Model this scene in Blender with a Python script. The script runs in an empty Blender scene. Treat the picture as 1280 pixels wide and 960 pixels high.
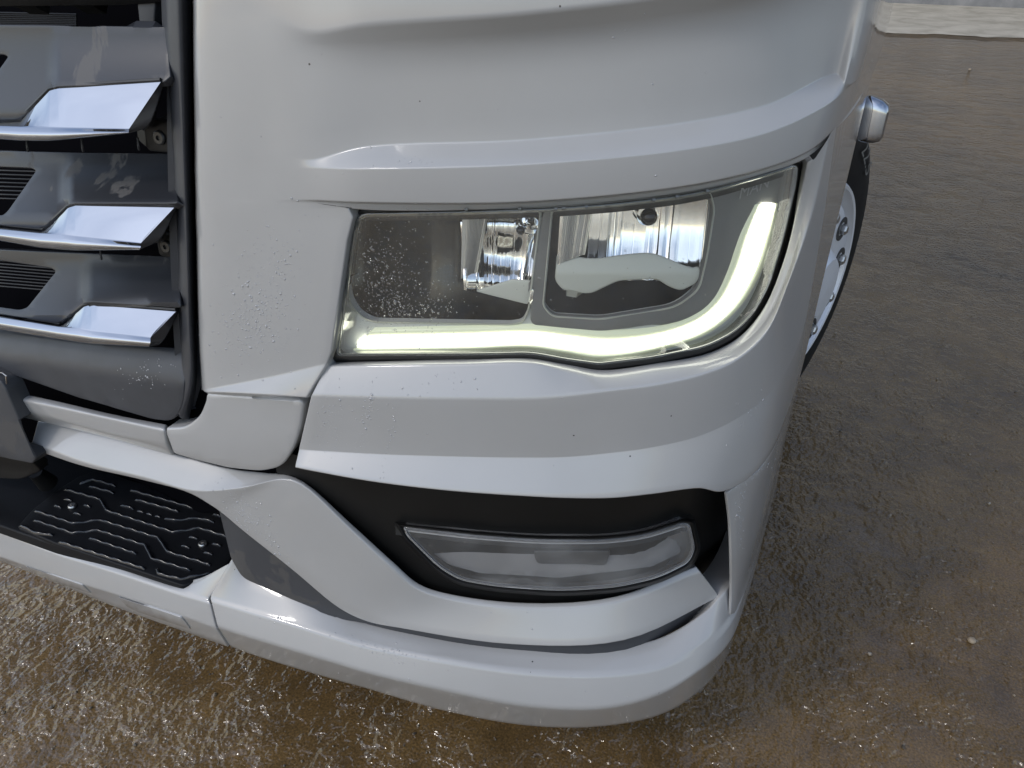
import bpy, bmesh, math, random
import numpy as np
from mathutils import Vector, Matrix
from mathutils.geometry import delaunay_2d_cdt

random.seed(7); RNG = np.random.default_rng(7)
sc = bpy.context.scene
col = sc.collection

# ------------------------------------------------------------------ camera
PSI, TH, FPX = math.radians(24.4), math.radians(32.0), 950.0      # yaw to the left, pitch down, focal length for a 1280 px wide frame
CAM = np.array([1.18, -0.66, 1.45])
R_ = np.array([math.cos(PSI), math.sin(PSI), 0.0])
F_ = np.array([-math.sin(PSI)*math.cos(TH), math.cos(PSI)*math.cos(TH), -math.sin(TH)])
D_ = np.cross(F_, R_)
cd = bpy.data.cameras.new('camera'); cam = bpy.data.objects.new('camera', cd); col.objects.link(cam)
cd.sensor_width = 36.0; cd.lens = FPX/1280*36; cd.clip_start = 0.02; cd.clip_end = 500
m = Matrix.Identity(4)
for i in range(3):
    m[i][0], m[i][1], m[i][2], m[i][3] = R_[i], -D_[i], -F_[i], CAM[i]
cam.matrix_world = m
sc.camera = cam

# ------------------------------------------------------------------ light
SUN_EL, SUN_AZ = math.radians(44), math.radians(213)      # azimuth clockwise from +y: in front of the truck, well to the left
w = bpy.data.worlds.new('World'); sc.world = w; w.use_nodes = True
nt = w.node_tree; bg = nt.nodes['Background']
sky = nt.nodes.new('ShaderNodeTexSky'); sky.sky_type = 'NISHITA'; sky.sun_disc = False
sky.sun_elevation = SUN_EL; sky.sun_rotation = SUN_AZ
sky.air_density = 1.0; sky.dust_density = 1.0; sky.ozone_density = 1.0
hs = nt.nodes.new('ShaderNodeHueSaturation'); hs.inputs['Saturation'].default_value = 0.88
nt.links.new(sky.outputs[0], hs.inputs['Color'])
tcw = nt.nodes.new('ShaderNodeTexCoord'); cn = nt.nodes.new('ShaderNodeTexNoise'); cn.inputs['Scale'].default_value = 2.6; cn.inputs['Detail'].default_value = 7; cn.inputs['Roughness'].default_value = 0.55     # thin broken cloud over the whole sky
cr = nt.nodes.new('ShaderNodeValToRGB'); cr.color_ramp.elements[0].position = 0.42; cr.color_ramp.elements[0].color = (0, 0, 0, 1); cr.color_ramp.elements[1].position = 0.62; cr.color_ramp.elements[1].color = (0.8, 0.8, 0.8, 1)
hc = nt.nodes.new('ShaderNodeHueSaturation'); hc.inputs['Saturation'].default_value = 0.6; hc.inputs['Value'].default_value = 1.35
cm = nt.nodes.new('ShaderNodeMix'); cm.data_type = 'RGBA'
nt.links.new(tcw.outputs['Generated'], cn.inputs['Vector']); nt.links.new(cn.outputs['Fac'], cr.inputs[0]); nt.links.new(sky.outputs[0], hc.inputs['Color'])
nt.links.new(cr.outputs[0], cm.inputs['Factor']); nt.links.new(hs.outputs[0], cm.inputs['A']); nt.links.new(hc.outputs[0], cm.inputs['B']); nt.links.new(cm.outputs['Result'], bg.inputs['Color'])
bg.inputs['Strength'].default_value = 0.15
sl = bpy.data.lights.new('sun', 'SUN'); sun = bpy.data.objects.new('sun', sl); col.objects.link(sun)
sl.energy = 0.5; sl.angle = math.radians(8); sl.color = (1.0, 0.96, 0.90)
sd = Vector((math.sin(SUN_AZ)*math.cos(SUN_EL), math.cos(SUN_AZ)*math.cos(SUN_EL), math.sin(SUN_EL)))
sun.rotation_euler = sd.to_track_quat('Z', 'Y').to_euler(); sun.location = (0, -6, 6)
sc.view_settings.view_transform = 'Standard'; sc.view_settings.look = 'None'
sc.view_settings.gamma = 1.0; sc.view_settings.exposure = 0.46
sc.view_settings.use_curve_mapping = False
sc.cycles.max_bounces = 10; sc.cycles.transparent_max_bounces = 12; sc.cycles.glossy_bounces = 6
sc.cycles.caustics_reflective = False; sc.cycles.caustics_refractive = False
sc.cycles.use_denoising = True

# ------------------------------------------------------------------ materials
def mat(name, rgb, rough=0.5, metal=0.0, coat=0.0, coat_rough=0.03, spec=0.5, emit=None, estr=0.0):
    M = bpy.data.materials.new(name); M.use_nodes = True
    b = M.node_tree.nodes['Principled BSDF']
    b.inputs['Base Color'].default_value = (*rgb, 1); b.inputs['Roughness'].default_value = rough
    b.inputs['Metallic'].default_value = metal; b.inputs['Coat Weight'].default_value = coat
    b.inputs['Coat Roughness'].default_value = coat_rough; b.inputs['Specular IOR Level'].default_value = spec
    if emit:
        b.inputs['Emission Color'].default_value = (*emit, 1); b.inputs['Emission Strength'].default_value = estr
    return M
def nodes(M): return M.node_tree.nodes, M.node_tree.links, M.node_tree.nodes['Principled BSDF']
def noise(M, scale, detail=4, rough=0.5, vec=None, dist=0.0):
    n = M.node_tree.nodes.new('ShaderNodeTexNoise'); n.inputs['Scale'].default_value = scale
    n.inputs['Detail'].default_value = detail; n.inputs['Roughness'].default_value = rough; n.inputs['Distortion'].default_value = dist
    if vec is not None: M.node_tree.links.new(vec, n.inputs['Vector'])
    return n
def objco(M, scale=(1, 1, 1)):
    tc = M.node_tree.nodes.new('ShaderNodeTexCoord'); mp = M.node_tree.nodes.new('ShaderNodeMapping')
    mp.inputs['Scale'].default_value = scale
    M.node_tree.links.new(tc.outputs['Object'], mp.inputs['Vector']); return mp.outputs[0]
def ramp(M, src, stops):
    r = M.node_tree.nodes.new('ShaderNodeValToRGB'); el = r.color_ramp.elements
    while len(el) < len(stops): el.new(0.5)
    for e, (p, c) in zip(el, stops):
        e.position = p; e.color = (*c, 1) if len(c) == 3 else c
    M.node_tree.links.new(src, r.inputs['Fac']); return r
def math_n(M, op, a, b):
    n = M.node_tree.nodes.new('ShaderNodeMath'); n.operation = op
    for k, v in enumerate((a, b)):
        if isinstance(v, (int, float)): n.inputs[k].default_value = v
        else: M.node_tree.links.new(v, n.inputs[k])
    return n.outputs[0]

def make_paint():
    M = mat('grey_paint', (0.36, 0.36, 0.36), 0.38, 0.0, 1.0, 0.03)
    N, L, b = nodes(M); v = objco(M)
    n1 = noise(M, 3.5, 6, 0.6, v); n2 = noise(M, 55, 4, 0.6, objco(M, (1, 1, 0.10)), 0.3)
    r1 = ramp(M, n1.outputs['Fac'], [(0.3, (0.352, 0.349, 0.340)), (0.7, (0.380, 0.378, 0.372))])
    vo = N.new('ShaderNodeTexVoronoi'); vo.inputs['Scale'].default_value = 26; L.new(v, vo.inputs['Vector'])
    sx = N.new('ShaderNodeSeparateColor'); L.new(vo.outputs['Color'], sx.inputs[0])
    speck = math_n(M, 'MULTIPLY', math_n(M, 'LESS_THAN', vo.outputs['Distance'], 0.035), math_n(M, 'GREATER_THAN', sx.outputs[0], 0.72))
    mx = N.new('ShaderNodeMix'); mx.data_type = 'RGBA'; mx.inputs['B'].default_value = (0.03, 0.028, 0.025, 1)
    L.new(speck, mx.inputs['Factor']); L.new(r1.outputs[0], mx.inputs['A']); L.new(mx.outputs['Result'], b.inputs['Base Color'])
    r2 = ramp(M, n2.outputs['Fac'], [(0.42, (0.018,)*3), (0.60, (0.04,)*3), (0.75, (0.16,)*3)])
    L.new(r2.outputs[0], b.inputs['Coat Roughness'])
    n3 = noise(M, 900, 2, 0.5, v); bp = N.new('ShaderNodeBump'); bp.inputs['Strength'].default_value = 0.02; bp.inputs['Distance'].default_value = 0.001
    L.new(n3.outputs['Fac'], bp.inputs['Height']); L.new(bp.outputs[0], b.inputs['Coat Normal'])
    return M
PAINT = make_paint()
def make_plastic(name, rgb, rough, patch=None, scale=9, lo=0.5, stretch=(1, 1, 1)):
    M = mat(name, rgb, rough); N, L, b = nodes(M); v = objco(M)
    n = noise(M, 700, 3, 0.6, v); bp = N.new('ShaderNodeBump'); bp.inputs['Strength'].default_value = 0.12; bp.inputs['Distance'].default_value = 0.0006
    L.new(n.outputs['Fac'], bp.inputs['Height']); L.new(bp.outputs[0], b.inputs['Normal'])
    if patch:
        n2 = noise(M, scale, 5, 0.55, objco(M, stretch), 0.4)
        r = ramp(M, n2.outputs['Fac'], [(lo, rgb), (lo+0.02, patch)]); L.new(r.outputs[0], b.inputs['Base Color'])
        r2 = ramp(M, n2.outputs['Fac'], [(lo, (rough,)*3), (lo+0.02, (min(1, rough+0.25),)*3)]); L.new(r2.outputs[0], b.inputs['Roughness'])
    else:
        n2 = noise(M, 14, 5, 0.6, v); r = ramp(M, n2.outputs['Fac'], [(0.3, tuple(c*0.8 for c in rgb)), (0.7, tuple(c*1.2 for c in rgb))])
        L.new(r.outputs[0], b.inputs['Base Color'])
    return M
GRILLE = make_plastic('grille_plastic', (0.020, 0.022, 0.027), 0.36, (0.085, 0.082, 0.080), 9, 0.60, (1.6, 1, 0.5))
FRAMEP = make_plastic('frame_plastic', (0.04, 0.042, 0.048), 0.42)
DARKG = make_plastic('dark_grey_plastic', (0.045, 0.047, 0.052), 0.5, (0.065, 0.062, 0.06), 12, 0.55)
BLACK = make_plastic('black_plastic', (0.007, 0.0068, 0.0065), 0.5); BLACK.node_tree.nodes['Principled BSDF'].inputs['Specular IOR Level'].default_value = 0.3
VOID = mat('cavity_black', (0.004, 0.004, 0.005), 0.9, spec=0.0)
RIBM = mat('wet_rubber', (0.010, 0.011, 0.014), 0.22, coat=0.25, coat_rough=0.1)
STEPM = make_plastic('step_rubber', (0.006, 0.0065, 0.008), 0.5); STEPM.node_tree.nodes['Principled BSDF'].inputs['Specular IOR Level'].default_value = 0.16
CHROME = mat('chrome', (0.38, 0.40, 0.44), 0.04, 1.0)
REFL = mat('reflector_chrome', (0.92, 0.92, 0.92), 0.06, 1.0)
STEEL = mat('screw_steel', (0.55, 0.54, 0.52), 0.32, 1.0)
SEAL = mat('rubber_seal', (0.008, 0.008, 0.008), 0.4)
HOUSE = mat('lamp_housing', (0.17, 0.17, 0.165), 0.3)
TRAY = mat('lamp_tray', (0.62, 0.63, 0.60), 0.35)
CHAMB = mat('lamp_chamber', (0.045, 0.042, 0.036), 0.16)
FLANGE = mat('lamp_flange', (0.55, 0.56, 0.50), 0.35)
DRL = mat('daytime_light', (0.9, 0.9, 0.85), 0.3, emit=(1.0, 1.0, 0.84), estr=4.0)
DRLE = mat('daytime_light_rim', (0.75, 0.78, 0.6), 0.25, emit=(0.88, 0.93, 0.62), estr=0.16)
RUBBER = make_plastic('tyre_rubber', (0.008, 0.008, 0.008), 0.6); RUBBER.node_tree.nodes['Principled BSDF'].inputs['Specular IOR Level'].default_value = 0.2
RIM = mat('rim_paint', (0.72, 0.73, 0.75), 0.4, 0.3)
LETTER = mat('tyre_lettering', (0.16, 0.155, 0.14), 0.6)
GHOST = mat('moulded_letters', (0.30, 0.30, 0.295), 0.4)
def make_glass(name, tint, refl_scale=1.0, haze=0.0):
    M = bpy.data.materials.new(name); M.use_nodes = True; N, L = M.node_tree.nodes, M.node_tree.links
    for n in list(N): N.remove(n)
    o = N.new('ShaderNodeOutputMaterial'); tr = N.new('ShaderNodeBsdfTransparent'); gl = N.new('ShaderNodeBsdfGlossy')
    gl.inputs['Roughness'].default_value = 0.03; tr.inputs['Color'].default_value = (*tint, 1)
    lw = N.new('ShaderNodeLayerWeight'); lw.inputs['Blend'].default_value = 0.5; fr = N.new('ShaderNodeMapRange'); fr.interpolation_type = 'SMOOTHERSTEP'
    L.new(lw.outputs['Facing'], fr.inputs[0]); fr.inputs[1].default_value = 0.25; fr.inputs[2].default_value = 1.0; fr.inputs[3].default_value = 0.045; fr.inputs[4].default_value = 0.9
    mu = N.new('ShaderNodeMath'); mu.operation = 'MULTIPLY'; mu.inputs[1].default_value = refl_scale; mu.use_clamp = True
    mx = N.new('ShaderNodeMixShader'); L.new(fr.outputs[0], mu.inputs[0]); L.new(mu.outputs[0], mx.inputs[0])
    last = tr.outputs[0]
    if haze:
        df = N.new('ShaderNodeBsdfDiffuse'); df.inputs['Color'].default_value = (0.75, 0.76, 0.76, 1); m2 = N.new('ShaderNodeMixShader')
        tc = N.new('ShaderNodeTexCoord'); nz = N.new('ShaderNodeTexNoise'); nz.inputs['Scale'].default_value = 9; nz.inputs['Detail'].default_value = 5
        rp = N.new('ShaderNodeValToRGB'); rp.color_ramp.elements[0].position = 0.42; rp.color_ramp.elements[0].color = (haze*0.25,)*3+(1,)
        rp.color_ramp.elements[1].position = 0.72; rp.color_ramp.elements[1].color = (haze,)*3+(1,)
        L.new(tc.outputs['Object'], nz.inputs['Vector']); L.new(nz.outputs['Fac'], rp.inputs[0]); L.new(rp.outputs[0], m2.inputs[0])
        L.new(last, m2.inputs[1]); L.new(df.outputs[0], m2.inputs[2]); last = m2.outputs[0]
    L.new(last, mx.inputs[1]); L.new(gl.outputs[0], mx.inputs[2]); L.new(mx.outputs[0], o.inputs['Surface'])
    return M
GLASS = make_glass('lamp_lens_clear', (0.96, 0.97, 0.95), 1.5, 0.06)  # faint diffuse veil in the lens imitates reflected glare
FOGGLASS = make_glass('fog_lens_hazy', (0.92, 0.92, 0.92), 1.2, 0.24)
WATER = mat('water_drop', (0.5, 0.5, 0.5), 0.02)
WATER.node_tree.nodes['Principled BSDF'].inputs['Transmission Weight'].default_value = 0.0
WATER.node_tree.nodes['Principled BSDF'].inputs['Base Color'].default_value = (0.34, 0.34, 0.335, 1)
WATER.node_tree.nodes['Principled BSDF'].inputs['Specular IOR Level'].default_value = 0.6

# ------------------------------------------------------------------ the truck's plan curve and the way a sight line meets it
def catmull(P, n):
    """n samples per span of a centripetal Catmull-Rom through the rows of P"""
    P = np.asarray(P, float); K = len(P)
    if K == 2:
        t = np.linspace(0, 1, n+1)[:, None]; return P[0]*(1-t)+P[1]*t
    Q = np.vstack([2*P[0]-P[1], P, 2*P[-1]-P[-2]]); out = []
    for i in range(1, K):
        p0, p1, p2, p3 = Q[i-1], Q[i], Q[i+1], Q[i+2]
        t0 = 0; t1 = t0+max(np.linalg.norm(p1-p0), 1e-6)**0.5; t2 = t1+max(np.linalg.norm(p2-p1), 1e-6)**0.5; t3 = t2+max(np.linalg.norm(p3-p2), 1e-6)**0.5
        t = np.linspace(t1, t2, n+1)[:, None]
        if i < K-1: t = t[:-1]
        A1 = (t1-t)/(t1-t0)*p0+(t-t0)/(t1-t0)*p1; A2 = (t2-t)/(t2-t1)*p1+(t-t1)/(t2-t1)*p2; A3 = (t3-t)/(t3-t2)*p2+(t-t2)/(t3-t2)*p3
        B1 = (t2-t)/(t2-t0)*A1+(t-t0)/(t2-t0)*A2; B2 = (t3-t)/(t3-t1)*A2+(t-t1)/(t3-t1)*A3
        out.append((t2-t)/(t2-t1)*B1+(t-t1)/(t2-t1)*B2)
    return np.vstack(out)
PLAN = catmull([(-1.4, 0.0), (-.9, -.03), (-.5, -.04), (-.2, -.042), (.05, -.038), (.3, -.026), (.55, .0), (.78, .045), (.93, .092), (1.05, .155), (1.125, .235), (1.158, .33), (1.168, .45), (1.170, .7), (1.171, 1.2), (1.172, 2.0), (1.172, 3.2)], 7)
PA, PB = PLAN[:-1], PLAN[1:]; PT = PB-PA; PL2 = (PT**2).sum(1); PN = np.stack([PT[:, 1], -PT[:, 0]], 1)/np.sqrt(PL2)[:, None]
def lean(z): return -0.05*np.clip(z-0.45, 0, None)
def sdist(xy):
    d = xy[:, None, :]-PA[None]; t = np.clip((d*PT[None]).sum(2)/PL2[None], 0, 1)
    e = d-t[..., None]*PT[None]; q = (e**2).sum(2); k = q.argmin(1); i = np.arange(len(xy))
    s = np.sign((e[i, k]*PN[k]).sum(1)); return np.sqrt(q[i, k])*np.where(s == 0, 1, s)
def rays(px): 
    px = np.asarray(px, float); return (px[:, :1]-640)*R_+(px[:, 1:2]-480)*D_+FPX*F_
def unproj(px, h):
    """where the sight lines through photo points px meet the body surface lying h outside the plan curve"""
    px = np.asarray(px, float); h = np.broadcast_to(np.asarray(h, float), (len(px),)); d = rays(px); d = d/np.linalg.norm(d, axis=1)[:, None]
    def g(t):
        p = CAM+t[:, None]*d; q = p[:, :2].copy(); q[:, 1] += lean(p[:, 2]); return sdist(q)-h
    n = len(px); lo = np.full(n, .3); hi = np.full(n, np.nan); prev = g(lo); best = np.abs(prev); bt = lo.copy()
    for t in np.linspace(.36, 2.6, 40):
        tt = np.full(n, t); v = g(tt); c = np.isnan(hi) & (prev > 0) & (v <= 0)
        hi[c] = t; up = np.isnan(hi) & (v > 0); lo[up] = t; b = np.abs(v) < best; best[b] = np.abs(v)[b]; bt[b] = t; prev = v
    miss = np.isnan(hi); hi[miss] = bt[miss]; lo[miss] = bt[miss]
    for _ in range(17):
        mid = (lo+hi)/2; v = g(mid); lo = np.where(v > 0, mid, lo); hi = np.where(v > 0, hi, mid)
    return CAM+((lo+hi)/2)[:, None]*d
def at_z(px, z):
    d = rays(px); t = (np.asarray(z)-CAM[2])/d[:, 2]; return CAM+t[:, None]*d
class W:                                     # a control point given in the place itself
    def __init__(s, x, y, z): s.p = np.array([x, y, z], float)
def side(y, z, h=0.0):
    i = np.argsort(PLAN[77:, 1]); x = np.interp(y, PLAN[77:, 1][i], PLAN[77:, 0][i]); return W(x+h, y, z)
def ctrl(rows):
    flat = [p for r in rows for p in r]; out = np.zeros((len(flat), 3)); ip = [i for i, p in enumerate(flat) if not isinstance(p, W)]
    if ip: out[ip] = unproj([flat[i][:2] for i in ip], [flat[i][2] for i in ip])
    for i, p in enumerate(flat):
        if isinstance(p, W): out[i] = p.p
    k = 0; res = []
    for r in rows: res.append(out[k:k+len(r)]); k += len(r)
    return res

# ------------------------------------------------------------------ mesh helpers
def link(name, me, M, parent=None, kind=None, label=None):
    o = bpy.data.objects.new(name, me); col.objects.link(o)
    if M is not None: me.materials.append(M)
    if parent is not None: o.parent = parent
    if kind: o['kind'] = kind
    if label: o['label'] = label
    return o
def face_cam(bm, faces=None):
    fs = list(faces or bm.faces); s = sum(f.normal.dot(Vector(CAM)-f.calc_center_median())*f.calc_area() for f in fs)
    if s < 0: bmesh.ops.reverse_faces(bm, faces=fs)
def skirt(bm, e=0.002, depth=0.02, skip=None):
    """roll every free edge over a small radius and carry it back, so that a panel has thickness"""
    bm.normal_update(); be = [x for x in bm.edges if len(x.link_faces) == 1 and not (skip and skip(x))]
    out, nor = {}, {}
    for x in be:
        f = x.link_faces[0]; t = (x.verts[1].co-x.verts[0].co)
        if t.length < 1e-9: continue
        t.normalize(); d = (x.verts[0].co+x.verts[1].co)/2-f.calc_center_median(); d = d-t*d.dot(t); d = d-f.normal*d.dot(f.normal)
        if d.length < 1e-9: continue
        d.normalize()
        for v in x.verts:
            out[v] = out.get(v, Vector())+d; nor[v] = nor.get(v, Vector())+f.normal
        x.smooth = False
    rings = {}
    for v in out:
        o = out[v]; o = o.normalized() if o.length > 1e-6 else o; n = nor[v].normalized(); L = [v]
        for a in (35, 65, 90):
            a = math.radians(a); L.append(bm.verts.new(v.co+o*e*math.sin(a)-n*e*(1-math.cos(a))))
        L.append(bm.verts.new(v.co+o*e-n*(e+depth))); rings[v] = L
    for x in be:
        a, b = x.verts
        if a not in rings or b not in rings: continue
        f = x.link_faces[0]; l = [lp for lp in f.loops if lp.edge == x][0]
        p, q = l.vert, l.link_loop_next.vert
        for k in range(4):
            try: bm.faces.new((rings[q][k], rings[p][k], rings[p][k+1], rings[q][k+1]))
            except ValueError: pass
def finish(bm, name, M, parent=None, smooth=True, sharp=38, **kw):
    me = bpy.data.meshes.new(name)
    if smooth:
        for f in bm.faces: f.smooth = True
    bm.to_mesh(me); bm.free()
    if smooth and sharp: me.set_sharp_from_angle(angle=math.radians(sharp))
    return link(name, me, M, parent, **kw)
def roundrows(G, rad):
    """polyline across rows with every inner row rounded by its radius"""
    n = len(G); out = [G[0]]
    for i in range(1, n-1):
        r = rad[i] if isinstance(rad, (list, tuple)) else rad
        a = G[i]-G[i-1]; b = G[i+1]-G[i]; la = np.linalg.norm(a, axis=1)[:, None]; lb = np.linalg.norm(b, axis=1)[:, None]
        ra = np.minimum(r, la*.45); rb = np.minimum(r, lb*.45); A = G[i]-a/np.maximum(la, 1e-9)*ra; B = G[i]+b/np.maximum(lb, 1e-9)*rb
        for t in (0, .2, .4, .6, .8, 1): out.append(A*(1-t)**2+2*G[i]*t*(1-t)+B*t*t)
    out.append(G[-1]); res = [out[0]]
    for i in range(1, len(out)):                       # extra rows in long stretches
        d = np.linalg.norm(out[i]-out[i-1], axis=1).max(); k = int(min(8, max(1, d//0.03)))
        for j in range(1, k+1): res.append(out[i-1]*(1-j/k)+out[i]*(j/k))
    return res
def loft(bm, rows, m=8, rad=0.006, lin=False, first=None, mode='round'):
    C = ctrl(rows)
    if lin: G = [np.vstack([c[i]*(1-t)+c[i+1]*t for i in range(len(c)-1) for t in np.linspace(0, 1, m, endpoint=False)]+[c[-1]]) for c in C]
    else: G = [catmull(c, m) for c in C]
    if mode == 'round': G = roundrows(G, rad)
    else:
        A = np.array(G); G = list(np.stack([catmull(A[:, j], 6) for j in range(A.shape[1])], 1))
    V = [first if (first and k == 0) else [bm.verts.new(p) for p in g] for k, g in enumerate(G)]; fs = []
    for a, b in zip(V, V[1:]):
        for j in range(len(a)-1):
            if (a[j].co-b[j].co).length < 1e-7 and (a[j+1].co-b[j+1].co).length < 1e-7: continue
            fs.append(bm.faces.new((a[j], a[j+1], b[j+1], b[j])))
    bm.normal_update(); face_cam(bm, fs); bm.normal_update()
    return V
def panel(name, M, parent, rows, m=8, rad=0.006, e=0.002, depth=0.02, lin=False, mode='round', **kw):
    bm = bmesh.new(); loft(bm, rows, m, rad, lin, mode=mode)
    if depth: skirt(bm, e, depth)
    return finish(bm, name, M, parent, **kw)
def smooth_poly(pts, closed=True, r=6, seg=5):
    """round the corners of a photo outline; a point may carry its own radius"""
    n = len(pts); out = []
    for i in range(n):
        p = np.array(pts[i][:2], float); rr = pts[i][2] if len(pts[i]) > 2 else r
        a = np.array(pts[i-1][:2], float); b = np.array(pts[(i+1) % n][:2], float)
        la, lb = np.linalg.norm(a-p), np.linalg.norm(b-p); ra = min(rr, la*.45, lb*.45)
        A = p+(a-p)/la*ra; B = p+(b-p)/lb*ra
        if ra < .5: out.append(p); continue
        for t in np.linspace(0, 1, seg+1): out.append(A*(1-t)**2+2*p*t*(1-t)+B*t*t)
    return np.array(out)
def cut(poly, step):
    out = []
    for i in range(len(poly)):
        a, b = poly[i], poly[(i+1) % len(poly)]; k = max(1, int(np.linalg.norm(b-a)//step)); out += [a*(1-t)+b*t for t in np.linspace(0, 1, k, endpoint=False)]
    return np.array(out)
def inside(p, q):
    x, y = p[:, :1], p[:, 1:2]; qa, qb = q, np.roll(q, 1, 0); xa, ya, xb, yb = qa[:, 0], qa[:, 1], qb[:, 0], qb[:, 1]
    c = ((ya > y) != (yb > y)) & (x < (xb-xa)*(y-ya)/np.where(yb == ya, 1e-12, yb-ya)+xa); return c.sum(1) % 2 == 1
def cdt(outline, step=12, holes=()):
    o = cut(np.array(outline, float), step); pts = [tuple(p) for p in o]; loops = [list(range(len(o)))]
    for hpoly in holes:
        hh = cut(np.array(hpoly, float), step); loops.append(list(range(len(pts), len(pts)+len(hh)))); pts += [tuple(p) for p in hh]
    x0, y0 = o.min(0); x1, y1 = o.max(0)
    gx, gy = np.meshgrid(np.arange(x0+step*.5, x1, step), np.arange(y0+step*.5, y1, step)); gp = np.stack([gx.ravel(), gy.ravel()], 1)
    if len(gp):
        d2 = ((gp[:, None]-np.array(pts)[None])**2).sum(2).min(1); gp = gp[(d2 > (step*.45)**2) & inside(gp, o)]; pts += [tuple(p) for p in gp]
    edges = [(l[i], l[(i+1) % len(l)]) for l in loops for i in range(len(l))]
    r = delaunay_2d_cdt([Vector(p) for p in pts], edges, [], 0, 1e-5)
    V = np.array([tuple(v) for v in r[0]]); 
    c = np.array([V[list(f)].mean(0) for f in r[2]]); ok = inside(c, o)
    for hp in holes: ok &= ~inside(c, np.array(hp))
    F = [tuple(f) for f, k in zip(r[2], ok) if k]
    return V, F
def pxpatch(name, M, parent, outline, h, step=12, e=0.002, depth=0.012, holes=(), r=6, rounded=True, bm_in=None, z=None, **kw):
    o = smooth_poly(outline, r=r) if rounded else np.array([p[:2] for p in outline], float)
    hs_ = [smooth_poly(q, r=r) for q in holes]
    V, F = cdt(o, step, hs_)
    if z is not None: P = at_z(V, z)
    else: P = unproj(V, h(V[:, 0], V[:, 1]) if callable(h) else h)
    bm = bm_in or bmesh.new(); vs = [bm.verts.new(p) for p in P]; fs = []
    for f in F:
        try: fs.append(bm.faces.new([vs[i] for i in f]))
        except ValueError: pass
    for v in vs:
        if not v.link_faces: bm.verts.remove(v)
    bm.normal_update()
    for f in fs:
        if f.normal.dot(Vector(CAM)-f.calc_center_median()) < 0: f.normal_flip()
    bm.normal_update()
    if depth: skirt(bm, e, depth, skip=(lambda x: x.link_faces[0] not in set(fs)) if bm_in else None)
    if bm_in: return bm
    return finish(bm, name, M, parent, **kw)
def grow(poly, d):
    P = np.array([p[:2] for p in poly], float); n = len(P); out = []
    A = sum(P[i][0]*P[(i+1) % n][1]-P[(i+1) % n][0]*P[i][1] for i in range(n)); s = 1 if A > 0 else -1
    for i in range(n):
        a = P[i]-P[i-1]; b = P[(i+1) % n]-P[i]; a = a/np.linalg.norm(a); b = b/np.linalg.norm(b); nn = np.array([a[1]+b[1], -a[0]-b[0]])*s
        nn = nn/max(np.linalg.norm(nn), 1e-6); c = max(.5, math.sqrt(max(0, (1+a.dot(b))/2))); q = P[i]+nn*d/c
        out.append((q[0], q[1])+((poly[i][2],) if len(poly[i]) > 2 else ()))
    return out
def empty(name, loc=(0, 0, 0), parent=None):
    o = bpy.data.objects.new(name, None); col.objects.link(o); o.location = loc; o.parent = parent; o.empty_display_size = .1; return o
def tube(bm, P, r, seg=8, cap=True, flat=None):
    P = [Vector(p) for p in P]; rings = []
    for i, p in enumerate(P):
        t = (P[min(i+1, len(P)-1)]-P[max(i-1, 0)]).normalized(); up = Vector((0, 0, 1)) if abs(t.z) < .9 else Vector((0, 1, 0))
        a = t.cross(up).normalized(); b = a.cross(t); rr = r[i] if isinstance(r, (list, tuple)) else r
        rings.append([bm.verts.new(p+a*rr*math.cos(k*2*math.pi/seg)+b*rr*math.sin(k*2*math.pi/seg)) for k in range(seg)])
    for u, v in zip(rings, rings[1:]):
        for k in range(seg): bm.faces.new((u[k], u[(k+1) % seg], v[(k+1) % seg], v[k]))
    if cap: bm.faces.new(rings[0][::-1]); bm.faces.new(rings[-1])
def lathe(bm, prof, n=48, center=(0, 0, 0), axis='x', a0=0, a1=2*math.pi):
    """profile (along axis, radius) turned about an axis"""
    full = abs(a1-a0-2*math.pi) < 1e-6; k = n if full else n+1; rings = []
    c = Vector(center)
    for s, r in prof:
        rg = []
        for i in range(k):
            a = a0+(a1-a0)*i/n
            if axis == 'x': p = Vector((s, r*math.cos(a), r*math.sin(a)))
            elif axis == 'y': p = Vector((r*math.cos(a), s, r*math.sin(a)))
            else: p = Vector((r*math.cos(a), r*math.sin(a), s))
            rg.append(bm.verts.new(c+p))
        rings.append(rg)
    for u, v in zip(rings, rings[1:]):
        for i in range(n if full else n): bm.faces.new((u[i], u[(i+1) % k], v[(i+1) % k], v[i]))
def disc_screw(name, M, parent, pos, nrm, r, hgt, hexr=0.35):
    bm = bmesh.new(); prof = [(0, r*1.0), (hgt*.6, r*.98), (hgt, r*.8), (hgt, r*hexr), (hgt*.3, r*hexr*.9), (hgt*.3, 0.0001)]
    lathe(bm, prof, 20, axis='z'); q = Vector(nrm).to_track_quat('Z', 'Y').to_matrix().to_4x4()
    bmesh.ops.transform(bm, matrix=Matrix.Translation(Vector(pos)) @ q, verts=bm.verts); bmesh.ops.recalc_face_normals(bm, faces=bm.faces)
    return finish(bm, name, M, parent)
def plan_normal(p):
    d = p[:2]-(PA+PB)/2; k = (d**2).sum(1).argmin(); return np.array([PN[k][0], PN[k][1], 0.0])

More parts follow.
